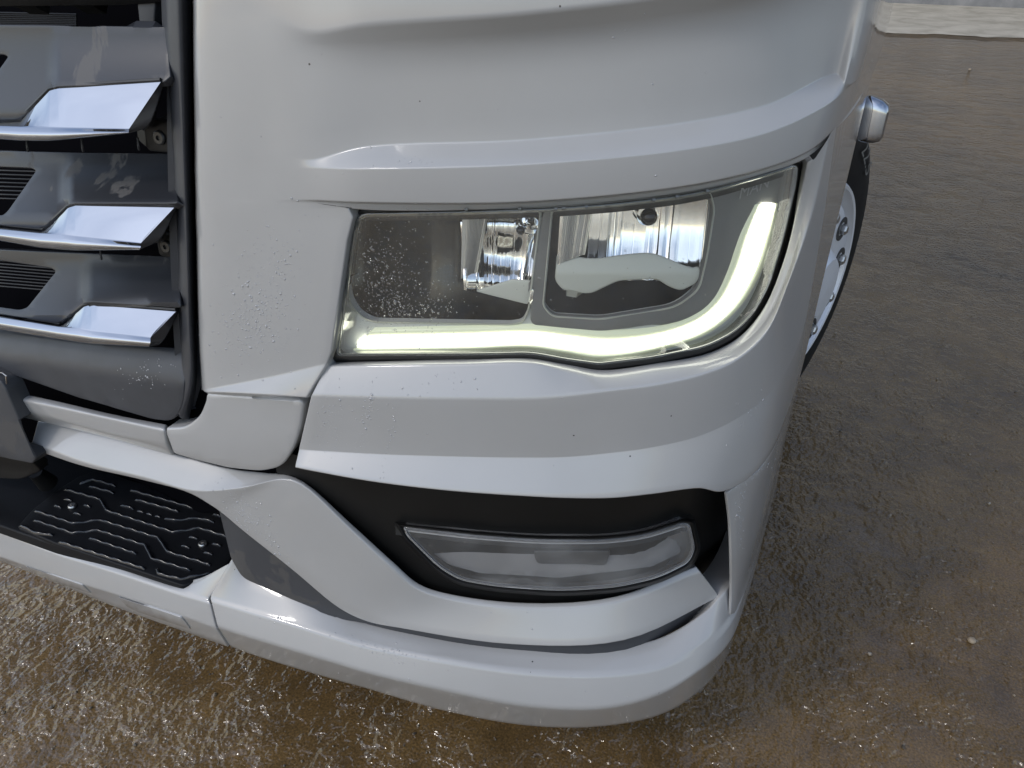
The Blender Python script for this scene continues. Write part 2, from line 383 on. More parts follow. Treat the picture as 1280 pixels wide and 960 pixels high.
# ================================================================== the setting
def make_ground():
    M = mat('wet_asphalt', (0.05, 0.04, 0.03), 0.3); N, L, b = nodes(M); v = objco(M)
    n1 = noise(M, 1.1, 5, 0.6, v, 0.6); n2 = noise(M, 9, 6, 0.65, v, 0.3); n3 = noise(M, 210, 2, 0.5, v)
    mixf = math_n(M, 'ADD', math_n(M, 'MULTIPLY', n1.outputs['Fac'], 0.55), math_n(M, 'MULTIPLY', n2.outputs['Fac'], 0.45))
    r1 = ramp(M, mixf, [(0.30, (0.058, 0.036, 0.014)), (0.46, (0.125, 0.076, 0.028)), (0.60, (0.185, 0.112, 0.039)), (0.72, (0.26, 0.155, 0.045))])
    mx = N.new('ShaderNodeMix'); mx.data_type = 'RGBA'; mx.blend_type = 'MULTIPLY'; mx.inputs['Factor'].default_value = 0.8
    r3 = ramp(M, n3.outputs['Fac'], [(0.34, (0.6, 0.6, 0.6)), (0.52, (1.0, 1.0, 1.0)), (0.72, (1.5, 1.45, 1.4))])
    L.new(r1.outputs[0], mx.inputs['A']); L.new(r3.outputs[0], mx.inputs['B']); L.new(mx.outputs['Result'], b.inputs['Base Color'])
    wv = objco(M, (1.12, 0.95, 1)); e1 = noise(M, 36, 0, 0.5, wv, 0.9); e2 = noise(M, 80, 0, 0.5, wv, 0.5); e3 = noise(M, 170, 0, 0.5, v, 0.3); e4 = noise(M, 6, 2, 0.5, v)
    hh = math_n(M, 'ADD', e1.outputs['Fac'], math_n(M, 'ADD', math_n(M, 'MULTIPLY', e2.outputs['Fac'], 0.45), math_n(M, 'MULTIPLY', e3.outputs['Fac'], 0.2)))
    amp = ramp(M, e4.outputs['Fac'], [(0.36, (0.25,)*3), (0.6, (1, 1, 1))])
    bp = N.new('ShaderNodeBump'); bp.inputs['Strength'].default_value = 1.0; bp.inputs['Distance'].default_value = 0.016
    L.new(math_n(M, 'MULTIPLY', hh, amp.outputs[0]), bp.inputs['Height']); L.new(bp.outputs[0], b.inputs['Coat Normal'])
    bp2 = N.new('ShaderNodeBump'); bp2.inputs['Strength'].default_value = 0.5; bp2.inputs['Distance'].default_value = 0.003; L.new(n3.outputs['Fac'], bp2.inputs['Height']); L.new(bp2.outputs[0], b.inputs['Normal'])
    b.inputs['Roughness'].default_value = 0.5; b.inputs['Specular IOR Level'].default_value = 0.2
    b.inputs['Coat Weight'].default_value = 1.0; b.inputs['Coat Roughness'].default_value = 0.015; b.inputs['Coat IOR'].default_value = 1.6
    return M
bm = bmesh.new()
vs = [bm.verts.new(p) for p in ((-150, -150, 0), (150, -150, 0), (150, 150, 0), (-150, 150, 0))]; bm.faces.new(vs)
g = finish(bm, 'ground', make_ground(), kind='structure', smooth=False)
g['label'] = 'wet brown asphalt yard covered with a rippled film of rainwater'

def make_apron():
    M = mat('pale_concrete', (0.42, 0.37, 0.29), 0.8); N, L, b = nodes(M); v = objco(M)  # pale beige tone varying at random
    n = noise(M, 2.2, 6, 0.65, v, 0.5); r = ramp(M, n.outputs['Fac'], [(0.3, (0.30, 0.265, 0.20)), (0.55, (0.47, 0.42, 0.33)), (0.75, (0.55, 0.50, 0.40))]); L.new(r.outputs[0], b.inputs['Base Color'])
    return M
bm = bmesh.new(); fr, bk = [], []
yy = 0.0
for i in range(241):
    x = -12+i*0.125; yy = 0.6*yy+random.uniform(-.10, .10); fr.append(bm.verts.new((x, 12.0+yy*.8, 0.004))); bk.append(bm.verts.new((x, 16.2, 0.004)))
for i in range(240): bm.faces.new((fr[i], fr[i+1], bk[i+1], bk[i]))
a = finish(bm, 'pavement', make_apron(), kind='structure', smooth=False); a['label'] = 'strip of pale concrete along the foot of the grey wall'
bm = bmesh.new()
for i in range(20):                                    # wall of precast slabs
    x0 = -24+i*2.5; bmesh.ops.create_cube(bm, size=1, matrix=Matrix.Translation((x0+1.25, 16.28, 4.5)) @ Matrix.Diagonal((2.485, .18, 9.0, 1)))
WALLM = mat('wall_concrete', (0.2, 0.2, 0.195), 0.8); N, L, b = nodes(WALLM); n = noise(WALLM, 3, 6, 0.65, objco(WALLM)); r = ramp(WALLM, n.outputs['Fac'], [(0.3, (0.14, 0.14, 0.14)), (0.7, (0.25, 0.245, 0.235))]); L.new(r.outputs[0], b.inputs['Base Color'])
wl = finish(bm, 'wall', WALLM, smooth=False); wl['label'] = 'grey concrete wall at the far end of the wet yard'; wl['category'] = 'wall'

# ================================================================== the truck
truck = empty('truck', (0.0, 1.4, 0.0))
truck['label'] = 'light grey truck cab with chrome grille bars and lit headlight on wet asphalt'; truck['category'] = 'truck'
TI = Matrix.Translation((0, -1.4, 0))
def own(o):
    if o.parent is truck: o.matrix_parent_inverse = TI
    return o

# ---- corner panel: one moulding that runs over and round the headlight
bm = bmesh.new()
h0 = -.012
def edge_cols(y, dx=0.0):                                # rolled edge beside the grille
    return [(243.5+dx, y, -.036), (247+dx, y, -.018), (257+dx, y, h0), (335, y, h0)]
top = [
 edge_cols(-130, -5)+[(385, -140, h0), (460, -145, -.006), (660, -160, -.004), (860, -190, -.004), (960, -205, -.004), (1090, -132, -.012), (1112, -130, -.004), side(.75, 1.70), side(2.6, 1.70)],
 edge_cols(20, -2)+[(385, 40, -.010), (460, 31, -.003), (660, 17, .001), (860, -8, .001), (960, -27, .001), (1078, -70, -.010), (1099, -75, 0), side(.75, 1.45), side(2.6, 1.45)],
 edge_cols(60, -2)+[(385, 62, -.014), (468, 66, -.018), (660, 54, -.022), (860, 31, -.022), (960, 10, -.022), (1064, -6, -.014), (1083, 0, 0), side(.75, 1.37), side(2.6, 1.37)],
 edge_cols(188)+[(385, 200, h0), (455, 184, -.019), (660, 175, -.022), (860, 153, -.022), (960, 131, -.021), (1046, 93, -.013), (1056, 104, 0), side(.75, 1.28), side(2.6, 1.28)],
 edge_cols(214)+[(389, 210, -.010), (455, 211, .003), (660, 205, .004), (860, 186, .004), (960, 165, .004), (1030, 133, .002), (1054, 115, 0), side(.75, 1.26), side(2.6, 1.26)],
 edge_cols(250, 1)+[(385, 250, -.011), (460, 253, .000), (660, 252, .002), (860, 232, .002), (960, 209, .002), (1010, 189, .000), (1043, 161, -.003), side(.75, 1.23), side(2.6, 1.23)],
 edge_cols(253, 1)+[(386, 252, -.0125), (461, 255, -.0135), (660, 254.5, -.026), (860, 234.5, -.026), (960, 211.5, -.024), (1010, 191, -.018), (1043, 163, -.006), side(.75, 1.225), side(2.6, 1.225)],
]
TV = loft(bm, top, 8, [0, .004, .030, .0018, .0015, .0015, 0])
loft(bm, [[(386, 252, -.0125), (461, 255, -.0135), (660, 254.5, -.026), (860, 234.5, -.026), (960, 211.5, -.024), (1010, 191, -.018), (1043, 163, -.006)],
          [(387, 252.8, -.0125), (461, 261, -.0138), (660, 258, -.0265), (860, 238, -.026), (960, 214, -.024), (1009, 196, -.018), (1030, 180, -.010)]], 8, first=TV[-1][32:81])
left = [
 edge_cols(253, 1)+[(386, 252, -.0125)], edge_cols(257, 1)+[(405, 255.6, -.0125)], edge_cols(263, 1)+[(433, 259.5, -.013)], edge_cols(275, 1)+[(439, 272, -.013)],
 edge_cols(300, 2)+[(432, 300, h0)], edge_cols(370, 3)+[(422, 370, h0)], edge_cols(440, 5)+[(412, 440, h0)],
 [(251.5, 487, -.036), (255, 487, -.018), (264, 486, h0), (330, 473, h0), (406, 455, h0)], [(252, 487.5, -.034), (255.5, 487.5, -.016), (265, 488, -.009), (325, 491.3, .001), (382, 495.3, .003)]]
loft(bm, left, 8, [0, .001, .001, .001, .001, .001, .001, .003, 0], first=TV[-1][:33])
U = [
 [(411, 453, -.030), (500, 451, -.030), (586, 449, -.030), (664, 448, -.030), (710, 456, -.030), (752, 463, -.030), (818, 455, -.030), (888, 441, -.030), (927, 420, -.026), (957, 384, -.022), (982, 324, -.020), (999, 260, -.018), (1011, 204, -.016)],
 [(409, 457, -.018), (500, 456, -.018), (586, 455, -.018), (664, 454, -.018), (710, 464, -.018), (752, 471, -.018), (818, 463, -.018), (890, 448, -.018), (933, 426, -.016), (964, 389, -.013), (989, 329, -.012), (1006, 262, -.012), (1019, 198, -.011)],
 [(391, 494, .003), (490, 497, .003), (586, 498, .003), (664, 498, .003), (710, 494, .003), (764, 487, .003), (820, 480, .003), (878, 467, .003), (921, 449, .003), (958, 415, .002), (986, 352, -.002), (1012, 278, -.003), (1036, 172, -.003)],
 [(375, 562, -.004), (482, 568, -.004), (586, 571, -.004), (664, 572, -.004), (710, 571, -.004), (764, 566, -.004), (816, 559, -.004), (874, 545, -.004), (925, 521, -.004), (968, 485, -.004), (1000, 425, -.005), (1024, 305, -.005), (1048, 140, -.003)],
 [(370, 583, .012), (464, 600, .016), (564, 612, .018), (664, 619, .018), (710, 621, .018), (764, 621, .018), (816, 616, .016), (874, 609, .012), (905, 613, .008), (951, 583, .003), side(.47, .775), side(.66, .92), side(.75, 1.23)],
]
loft(bm, U, 8, [0, .003, .004, .0012, 0])
def to_px(p):
    q = np.array(p)-CAM; w_ = q@F_; return 640+FPX*(q@R_)/w_, 480+FPX*(q@D_)/w_
def seam(x):
    u, v_ = to_px((x.verts[0].co+x.verts[1].co)/2); return (378 < u < 436 and 248 < v_ < 262) or (1012 < u < 1090 and 120 < v_ < 202)
bmesh.ops.remove_doubles(bm, verts=bm.verts, dist=.0004)
skirt(bm, .0022, .028, skip=seam)
corner = own(finish(bm, 'corner_panel', PAINT, truck, label='light grey corner panel sculpted around the headlight'))

# ---- lower centre piece and the strip under the grille
P2 = [(256, 490, 3), (382, 498.5, 5), (377, 534, 10), (368, 563, 14), (353, 586, 16), (325, 592, 10), (285, 588, 8), (246, 578.5, 8), (215, 569.5, 2), (204, 541, 8), (206, 533.5, 3), (231, 533, 12), (248, 520, 14), (255, 502, 10)]
own(pxpatch('lower_trim', PAINT, truck, grow(P2, -4.6), lambda x, y: -.010-.006*np.clip((y-540)/50, 0, 1)**2, 9, .004, .025))
own(panel('grille_sill', PAINT, truck, [
 [(14, 490, -.018), (75, 503, -.018), (140, 518, -.018), (206, 531, -.018)],
 [(11, 496, -.006), (74, 509, -.006), (139, 523, -.006), (203, 537, -.006)],
 [(20, 510, -.010), (80, 527, -.010), (142, 544, -.010), (206, 555, -.010)],
 [(30, 522, -.020), (86, 535, -.020), (146, 550, -.020), (213, 568, -.018)]], 8, .006, .003, .02))

# ---- blade panel: shelf under the grille that turns down and runs below the fog lamp
BU = [(48, 527), (130, 546), (214, 568), (285, 587), (330, 592), (358, 594), (381, 604), (440, 657), (490, 703), (523, 731), (562, 744), (660, 755), (770, 747), (870, 710)]
BM_ = [(41, 553), (104, 578), (181, 597), (238, 613), (300, 610), (356, 599), (378, 606), (436, 660), (485, 706), (519, 735), (560, 749), (660, 760), (771, 752), (874, 716)]
BL = [(38, 560), (103, 582), (180, 600), (239, 617), (262, 630), (278, 641), (303, 662), (365, 711), (425, 760), (459, 776), (500, 784), (640, 804), (780, 799), (898, 746)]
hu = [-.036, -.036, -.036, -.035, -.033, -.029, -.026, -.030, -.034, -.040, -.046, -.052, -.052, -.046]
hm = [-.008, -.008, -.008, -.008, -.012, -.019, -.020, -.023, -.027, -.033, -.040, -.046, -.046, -.040]
hl = [-.010, -.010, -.010, -.010, -.012, -.015, -.017, -.020, -.021, -.021, -.021, -.021, -.021, -.021]
own(panel('blade_panel', PAINT, truck, [[(*p, q) for p, q in zip(a, b)] for a, b in ((BU, hu), (BM_, hm), (BL, hl))], 6, .004, .0025, .02))
# end wall of the blade's right tip and the dark strip under it
own(panel('blade_strip', DARKG, truck, [[(x, y-1, -.027) for x, y in BL[9:]], [(459, 780, -.028), (502, 790, -.029), (640, 813, -.030), (782, 812, -.030), (893, 762, -.029)]], 6, depth=.01))
own(pxpatch('blade_cheek', DARKG, truck, [(274, 637, 1), (304, 658, 0), (366, 706, 0), (426, 757, 0), (468, 781, 1), (427, 774, 0), (365, 749, 0), (303, 722, 10), (289, 698, 6)], lambda x, y: -.026-.018*np.clip((300-x)/30, 0, 1), 9, .002, .03))

# ---- bumper with its shelf, lip and tucked lower edge
B = [
 [(290, 700, -.036), (303, 716, -.036), (365, 742, -.034), (427, 768, -.033), (460, 778, -.033), (554, 798, -.033), (659, 810, -.034), (760, 811, -.034), (826, 799, -.032), (884, 765, -.022), (907, 741, -.014), side(.42, .46, -.012), side(.80, .45, -.012)],
 [(264, 746, -.004), (300, 757, -.003), (355, 773, -.002), (420, 793, 0), (460, 804, 0), (560, 823, 0), (660, 837, 0), (755, 839.5, 0), (825, 829, 0), (885, 798, 0), (908, 774, -.002), side(.42, .425, -.004), side(.80, .425, -.004)],
 [(265, 752, .002), (301, 763, .003), (356, 779, .004), (421, 799, .006), (461, 810, .006), (561, 829, .006), (661, 843, .006), (757, 845.5, .006), (829, 835, .006), (891, 804, .006), (914, 779, .005), side(.42, .415, -.001), side(.80, .415, -.001)],
 [(273, 784, .017), (310, 796, .019), (360, 811, .021), (420, 829, .023), (460, 841, .024), (560, 864, .025), (660, 883, .025), (758, 885, .025), (826, 867, .023), (873, 839, .019), (908, 808, .013), side(.42, .355, .003), side(.80, .355, .003)],
 [(288, 808, -.012), (318, 819, -.012), (362, 833, -.012), (420, 850, -.012), (460, 861, -.012), (554, 888, -.014), (660, 907, -.016), (750, 908, -.016), (826, 893, -.016), (878, 861, -.014), (913, 812, -.006), side(.42, .30, -.008), side(.80, .30, -.008)],
]
bm = bmesh.new(); loft(bm, B, 8, [0, .004, .004, .008, 0]); skirt(bm, .003, .05)
own(finish(bm, 'bumper_corner', PAINT, truck, label='light grey bumper corner with rounded lip'))
# upright beside the fog lamp recess, wrapping to the side
S2 = [
 [(909, 617, -.005), (930, 602, -.003), (953, 583, -.003), side(.47, .765, -.003), side(.80, .765, -.003)],
 [(913, 650, -.005), (922, 649, -.003), (938, 648, -.003), side(.47, .655, -.002), side(.80, .655, -.002)],
 [(915, 695, -.005), (922, 694, -.003), (934, 693, -.003), side(.47, .55, -.001), side(.80, .55, -.001)],
 [(915, 741, -.005), (919, 740.5, -.003), (926, 740, -.003), side(.47, .45, -.001), side(.80, .45, -.001)],
 [(914, 767, .0005), (918, 766, .001), (922, 764, .001), side(.47, .41, .001), side(.80, .41, .001)],
]
own(panel('bumper_upright', PAINT, truck, S2, 8, .01, .0015, .003, mode='smooth'))
# centre bumper
CB = [
 [(-90, 622, -.012), (0, 655, -.012), (77, 684, -.012), (150, 707, -.012), (234, 726, -.024), (292, 703, -.036)],
 [(-90, 629, -.004), (0, 661, -.004), (77, 690, -.004), (150, 713, -.004), (222, 737, -.004), (259, 748, -.004)],
 [(-90, 634, .002), (0, 666, .002), (77, 695, .002), (150, 718, .002), (223, 743, .002), (261, 754, .002)],
 [(-90, 664, .012), (0, 696, .012), (77, 722, .012), (148, 744, .012), (228, 770, .012), (269, 785, .012)],
 [(-90, 672, -.006), (0, 702, -.006), (70, 729, -.006), (140, 757, -.006), (241, 793, -.006), (284, 808, -.006)]]
cbo = own(panel('bumper_centre', PAINT, truck, CB, 8, [0, .004, .004, .006, 0], .002, .05, label='light grey middle section of the bumper'))
for q in ([(32, 708, 2), (103, 731.5, 2), (109, 738, 2), (113, 741.5, 2), (62, 725.5, 2), (44, 719, 2)], [(148, 746.5, 2), (226, 772, 2), (232, 779, 2), (237, 786.5, 2), (172, 765, 2), (158, 758, 2)]):
    own(pxpatch('bumper_pad', PAINT, cbo, q, lambda x, y: .0155-.018*np.clip((y-(696+.329*x))/(9+.04*x), 0, 1), 6, .001, .004, r=2))

# ---- black housing of the fog lamp
own(panel('fog_housing', BLACK, truck, [
 [(340, 560, -.0170), (430, 585, -.0230), (560, 600, -.0270), (700, 606, -.0290), (820, 602, -.0310), (885, 598, -.0390), (935, 596, -.0570)],
 [(350, 600, -.0320), (430, 640, -.0420), (560, 662, -.0490), (700, 675, -.0510), (820, 668, -.0530), (885, 662, -.0720), (935, 655, -.0970)],
 [(380, 640, -.0420), (450, 690, -.0530), (570, 740, -.0630), (700, 752, -.0650), (815, 735, -.0650), (885, 715, -.0820), (935, 715, -0.1070)],
 [(400, 690, -.0520), (470, 740, -.0620), (580, 772, -.0720), (700, 784, -.0740), (830, 770, -.0740), (900, 752, -.0820), (940, 745, -0.1070)]], 8, .02, depth=0, mode='smooth'))
FOG = [(505, 661, 2), (590, 671, 20), (672, 677, 30), (756, 677, 30), (806, 671, 20), (852, 656, 4), (862, 657, 4), (868, 684, 6), (861, 702, 8), (824, 721, 20), (772, 733, 20), (700, 738, 30), (618, 732, 20), (574, 724, 14), (548, 708, 12), (511, 671, 6)]
def ring(name, M, parent, poly, d0, d1, h0_, h1_, r=6, lip=.004, step=10, depth=.006):
    """a frame between an outline grown by d0 and by d1 photo pixels"""
    a = cut(smooth_poly(grow(poly, d0), r=r), 1e9); b = cut(smooth_poly(grow(poly, d1), r=r), 1e9); mid = (a+b)/2
    n = len(a); P = unproj(np.vstack([a, mid, b]), np.concatenate([np.full(n, h0_), np.full(n, max(h0_, h1_)+lip), np.full(n, h1_)]))
    bm = bmesh.new(); V = [[bm.verts.new(p) for p in P[k*n:(k+1)*n]] for k in range(3)]
    for u, v in zip(V, V[1:]):
        for i in range(n): bm.faces.new((u[i], u[(i+1) % n], v[(i+1) % n], v[i]))
    bm.normal_update(); face_cam(bm); bm.normal_update()
    if depth: skirt(bm, .001, depth)
    return finish(bm, name, M, parent, sharp=60)
fog = own(ring('fog_lamp', BLACK, truck, FOG, 1, 8, -.0390, -.0470, lip=.004, depth=.02)); fog['label'] = 'narrow hazy fog lamp in its black bezel'
own(pxpatch('lens', FOGGLASS, fog, FOG, -.0350, 9, .003, .014))
own(ring('lens_rim', mat('lens_rim', (0.36, 0.37, 0.38), 0.15, coat=1.0), fog, FOG, -2.2, 0.5, -.0370, -.0370, lip=.0035, depth=.004))
own(pxpatch('reflector', mat('fog_reflector', (0.30, 0.30, 0.30), 0.35, 0.6), fog, grow(FOG, -3), lambda x, y: -.0550-.0370*np.clip(1-((x-690)/180)**2-((y-695)/45)**2, 0, 1), 8, .001, .004))
own(pxpatch('light_bar', mat('fog_bar', (0.22, 0.22, 0.22), 0.25), fog, [(520, 674), (672, 686), (840, 668), (852, 690), (815, 708), (700, 722), (600, 716), (560, 705)], lambda x, y: -.0510-.0070*np.clip((712-y)/40, 0, 1), 8, .002, .008))
own(pxpatch('light_block', mat('fog_block', (0.04, 0.04, 0.04), 0.3), fog, [(668, 690, 4), (762, 690, 4), (757, 706, 4), (672, 704, 4)], -.0470, 8, .002, .02))

# ================================================================== grille
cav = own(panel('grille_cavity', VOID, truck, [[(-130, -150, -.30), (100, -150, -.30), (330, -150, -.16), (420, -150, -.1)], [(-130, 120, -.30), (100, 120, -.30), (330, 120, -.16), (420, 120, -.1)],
    [(-130, 430, -.22), (100, 430, -.22), (330, 430, -.14), (420, 430, -.08)], [(-130, 640, -.20), (100, 640, -.20), (330, 640, -.14), (420, 640, -.09)]], 3, .01, depth=0))  # near-black sheet standing in for the deep shade behind the grille
grille = own(panel('grille', FRAMEP, truck, [
 [(199, -80, -.06), (204, 60, -.06), (213, 190, -.055), (220, 300, -.045), (224, 400, -.035), (227, 470, -.022), (219, 512, -.018)],
 [(205, -80, -.034), (211, 60, -.034), (219, 190, -.032), (225, 300, -.028), (229, 400, -.022), (231, 470, -.016), (222, 516, -.014)],
 [(222, -80, -.026), (226, 60, -.026), (230, 190, -.024), (234, 300, -.021), (237, 400, -.017), (239, 480, -.014), (228, 523, -.016)],
 [(238, -80, -.050), (239, 60, -.050), (240, 190, -.048), (242, 300, -.046), (244.5, 400, -.044), (246, 478, -.040), (236, 524, -.034)]], 10, .008, .002, .03, label='dark plastic grille with three chrome bars'))
def sheet(name, outline, y0f, y1f, ht, hb, pw, holes=(), M=GRILLE):
    def h(x, y):
        t = np.clip((y-y0f(x))/(y1f(x)-y0f(x)), 0, 1); return ht+(hb-ht)*t**pw
    return own(pxpatch(name, M, grille, outline, h, 8, .0015, .008, holes=holes, r=4))
sheet('slat_sheet', [(-70, 32, 0), (60, 33, 0), (206, 35, 0), (212, 95, 0), (205, 101, 2), (71, 107, 8), (60, 111, 8), (28, 145, 4), (20, 148, 3), (-70, 149, 0)], lambda x: 34+0*x, lambda x: np.where(x > 65, 106, 140)+0*x, -.050, -.018, 1.6,
      holes=[[(-60, 66), (6, 67), (11, 71), (-4, 92), (-60, 92)]])
sheet('slat_sheet', [(-70, 188, 0), (100, 192, 0), (216, 193, 0), (221, 253, 2), (93, 253, 8), (83, 256, 8), (54, 283, 4), (48, 285, 3), (0, 280, 0), (-70, 273, 0)], lambda x: 190+0*x, lambda x: np.where(x > 85, 252, 275)+0*x, -.085, -.018, 1.5,
      holes=[[(-60, 205), (40, 209), (46, 213), (10, 264), (3, 270), (-60, 266)]])
sheet('slat_sheet', [(-70, 310, 0), (60, 316, 0), (221, 322, 0), (225, 384, 2), (114, 376, 8), (104, 378, 8), (75, 402, 4), (68, 403, 3), (0, 391, 0), (-70, 380, 0)], lambda x: 318+0*x, lambda x: np.where(x > 105, 376, 395)+0*x, -.075, -.015, 1.5,
      holes=[[(-60, 316), (64, 334), (71, 339), (34, 385), (24, 388), (-60, 376)]])
sheet('lower_sheet', [(-70, 404, 0), (0, 412, 0), (65, 424, 0), (173, 434, 0), (228, 436, 0), (230, 470, 8), (228, 505, 14), (216, 526, 14), (190, 523, 6), (100, 497, 0), (17, 468, 0), (-70, 440, 0)], lambda x: 412+0.1*x, lambda x: 445+.15*x, -.040, -.014, .7, M=make_plastic('lower_sheet_plastic', (0.040, 0.043, 0.050), 0.42))
def chrome_bar(up, rg, bt, cap):
    bm = bmesh.new()
    rows = [[(x, y, -.024) for x, y in up], [(x, y+1.2, -.019) for x, y in up], [(x, y, .004) for x, y in rg], [(x, (y+yb)/2+1, .012) for (x, y), (xb, yb) in zip(rg, bt)], [(x, y, .008) for x, y in bt], [(x, y+.5, -.03) for x, y in bt]]
    loft(bm, rows, 8, [0, .0008, .0015, .006, .003, 0], lin=True)
    b2 = bmesh.new(); loft(b2, [[(*up[-1], -.020), (*rg[-1], .004), (*bt[-1], .007)], [(cap[0][0]-1, cap[0][1]-1, -.030), (cap[1][0]-3, cap[1][1]-1, -.012), (cap[2][0]-4, cap[2][1], -.012)], [(*cap[0], -.07), (*cap[1], -.06), (*cap[2], -.06)]], 6, .002)
    bmesh.ops.remove_doubles(bm, verts=bm.verts, dist=1e-5)
    o = own(finish(bm, 'chrome_bar', CHROME, grille, sharp=25)); own(finish(b2, 'bar_end', bpy.data.materials.get('bar_end_dark') or mat('bar_end_dark', (0.035, 0.035, 0.038), 0.25), grille, sharp=25))  # chrome end coloured dark: its dim reflection is put into the colour
    bm = bmesh.new(); g_ = np.array([(x, y-1.4) for x, y in up]); P = unproj(cut(g_, 12)[:-8] if False else np.vstack([g_[i]*(1-t)+g_[i+1]*t for i in range(len(g_)-1) for t in np.linspace(0, 1, 6, endpoint=False)]+[g_[-1]]), -.021)
    tube(bm, P, .0024, 6); own(finish(bm, 'gasket', SEAL, grille)); return o
chrome_bar([(-80, 151), (0, 150), (25, 149), (62, 112), (72, 109), (201, 101)], [(-80, 154), (0, 157), (25, 158), (60, 159), (75, 159.5), (161, 161.5)], [(-80, 168), (0, 174), (25, 176), (60, 176), (75, 175), (160, 167)], [(206, 106), (192, 152), (186, 161)])
chrome_bar([(-80, 274), (0, 282), (54, 287.5), (85, 258.5), (94, 255.5), (218, 258)], [(-80, 277), (0, 286), (49, 291), (80, 293), (95, 295), (176, 304)], [(-80, 291), (0, 301), (49, 309.5), (80, 312), (95, 313), (174, 312.5)], [(222, 262), (205, 297), (198, 304)])
chrome_bar([(-80, 380), (0, 393), (75, 405.5), (105, 382), (114, 379.5), (220, 388)], [(-80, 383), (0, 396.5), (73, 408), (100, 411), (115, 413.5), (188, 422)], [(-80, 398), (0, 412), (73, 424), (100, 428), (115, 430), (186, 433.5)], [(224, 392), (209, 424), (202, 431)])
for (q, c) in (([(182, 152), (216, 150), (217, 190), (185, 187)], (200, 172)), ([(196, 296), (221, 292), (223, 321), (200, 319)], (208.5, 308))):
    bo = own(pxpatch('screw_boss', BLACK, grille, q, -.062, 8, .002, .03, r=4)); p = unproj([c], -.062)[0]
    own(disc_screw('screw', mat('black_screw', (0.03, 0.03, 0.03), 0.4), bo, p, plan_normal(p)+np.array([0, 0, .1]), .0095, .004))
for x, y in ((33, 178), (102, 178), (172, 176), (125, 313)):                              # clips hanging under the bars
    bm = bmesh.new(); P = unproj([(x, y-4), (x+1, y+6), (x+2, y+11)], [-.05, -.05, -.056]); tube(bm, P, .0016, 6)
    own(finish(bm, 'clip', DARKG, grille))
bm = bmesh.new()
for k in range(9):                                                                        # radiator fins behind the openings
    for (xa, ya, xb, yb) in ((-90, 14+k*2.6, 96, 18+k*2.2), (-90, 205+k*5, 60, 210+k*5), (-90, 318+k*4, 75, 332+k*4)):
        P = unproj([(xa, ya), ((xa+xb)/2, (ya+yb)/2), (xb, yb)], -.14); tube(bm, P, .0014, 5)
fi = own(finish(bm, 'radiator_fins', mat('fin_metal', (0.02, 0.019, 0.018), 0.5, 0.3), truck)); fi['kind'] = 'stuff'
own(pxpatch('grille_header', BLACK, grille, [(-80, -120, 0), (206, -120, 0), (203, 2, 0), (150, 6, 0), (-80, 8, 0)], lambda x, y: -.05-.05*np.clip((y+60)/70, 0, 1), 12, .002, .02))
own(pxpatch('air_duct', DARKG, truck, [(168, -40, 0), (196, -40, 0), (190, 36, 2), (176, 33, 2)], -.10, 10, .002, .02))
# added near-black sheets that stand in for the shade inside the seams
own(panel('gap_backing', VOID, truck, [[(225, -120, -.06), (300, -120, -.06)], [(228, 200, -.06), (300, 200, -.05)], [(232, 440, -.055), (300, 440, -.05)], [(200, 545, -.045), (300, 545, -.045)]], 4, .01, depth=0))
own(panel('gap_backing', VOID, truck, [[(330, 440, -.03), (450, 440, -.045)], [(330, 500, -.03), (440, 500, -.03)], [(320, 590, -.04), (430, 590, -.035)]], 4, .01, depth=0))

# ================================================================== headlight
HL = [(443, 272, 14), (455, 266, 10), (483, 265.5, 10), (586, 263.5, 20), (689, 260, 20), (767, 254, 20), (844, 245, 20), (896, 235, 20), (947, 220, 20), (990, 206.5, 6), (999, 207, 4), (996, 232, 10), (981, 299, 20), (963, 359, 18), (944, 393, 18), (921, 416, 18), (885, 435, 18), (818, 449, 18), (749, 457, 6), (710, 452, 14), (664, 443.5, 14), (586, 445, 16), (419, 446, 5), (431, 356, 10)]
HLB = grow(HL, 7)
lamp = own(pxpatch('headlight', SEAL, truck, HLB, -.165, 12, .002, .02, label='large clear headlight with lit daytime strip'))
own(pxpatch('lens', GLASS, lamp, grow(HL, -2), -.022, 9, .002, .02))
own(ring('seal', SEAL, lamp, HL, -1.2, 9, -.030, -.040, lip=.001, depth=.02))
own(ring('lens_edge', mat('lens_edge', (0.16, 0.17, 0.165), 0.1, coat=1.0), lamp, HL, -4, -2, -.0235, -.0235, lip=.0015, depth=.003))
C1 = [(447, 270, 14), (520, 266, 8), (676, 263, 6), (661, 387, 6), (653, 403, 10), (638, 405.5, 6), (465, 402, 12), (447, 392, 12), (434, 371, 14), (439, 330, 12)]
C2_ = [(690, 262, 6), (790, 254, 12), (888, 240, 6), (893, 262, 8), (884, 320, 12), (874, 362, 12), (845, 384, 16), (751, 399, 10), (690, 395.5, 8), (679, 382, 6)]
own(pxpatch('tray', TRAY, lamp, grow(HL, -3), -.046, 6, .001, .01, holes=[C1, C2_], sharp=None))
own(pxpatch('bezel', HOUSE, lamp, grow([(686, 258, 4), (895, 236, 8), (960, 216, 6), (985, 214, 4), (978, 262, 6), (960, 262, 4), (938, 290, 10), (915, 345, 14), (892, 380, 14), (850, 402, 16), (751, 413, 10), (705, 409, 8), (664, 405, 8), (668, 330, 6), (680, 268, 4)], 0), -.043, 9, .0015, .006, holes=[C2_]))
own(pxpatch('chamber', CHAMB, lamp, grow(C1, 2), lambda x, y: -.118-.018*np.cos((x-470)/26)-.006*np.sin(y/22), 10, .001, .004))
own(pxpatch('chamber', CHAMB, lamp, grow(C2_, 2), -.150, 10, .001, .004))
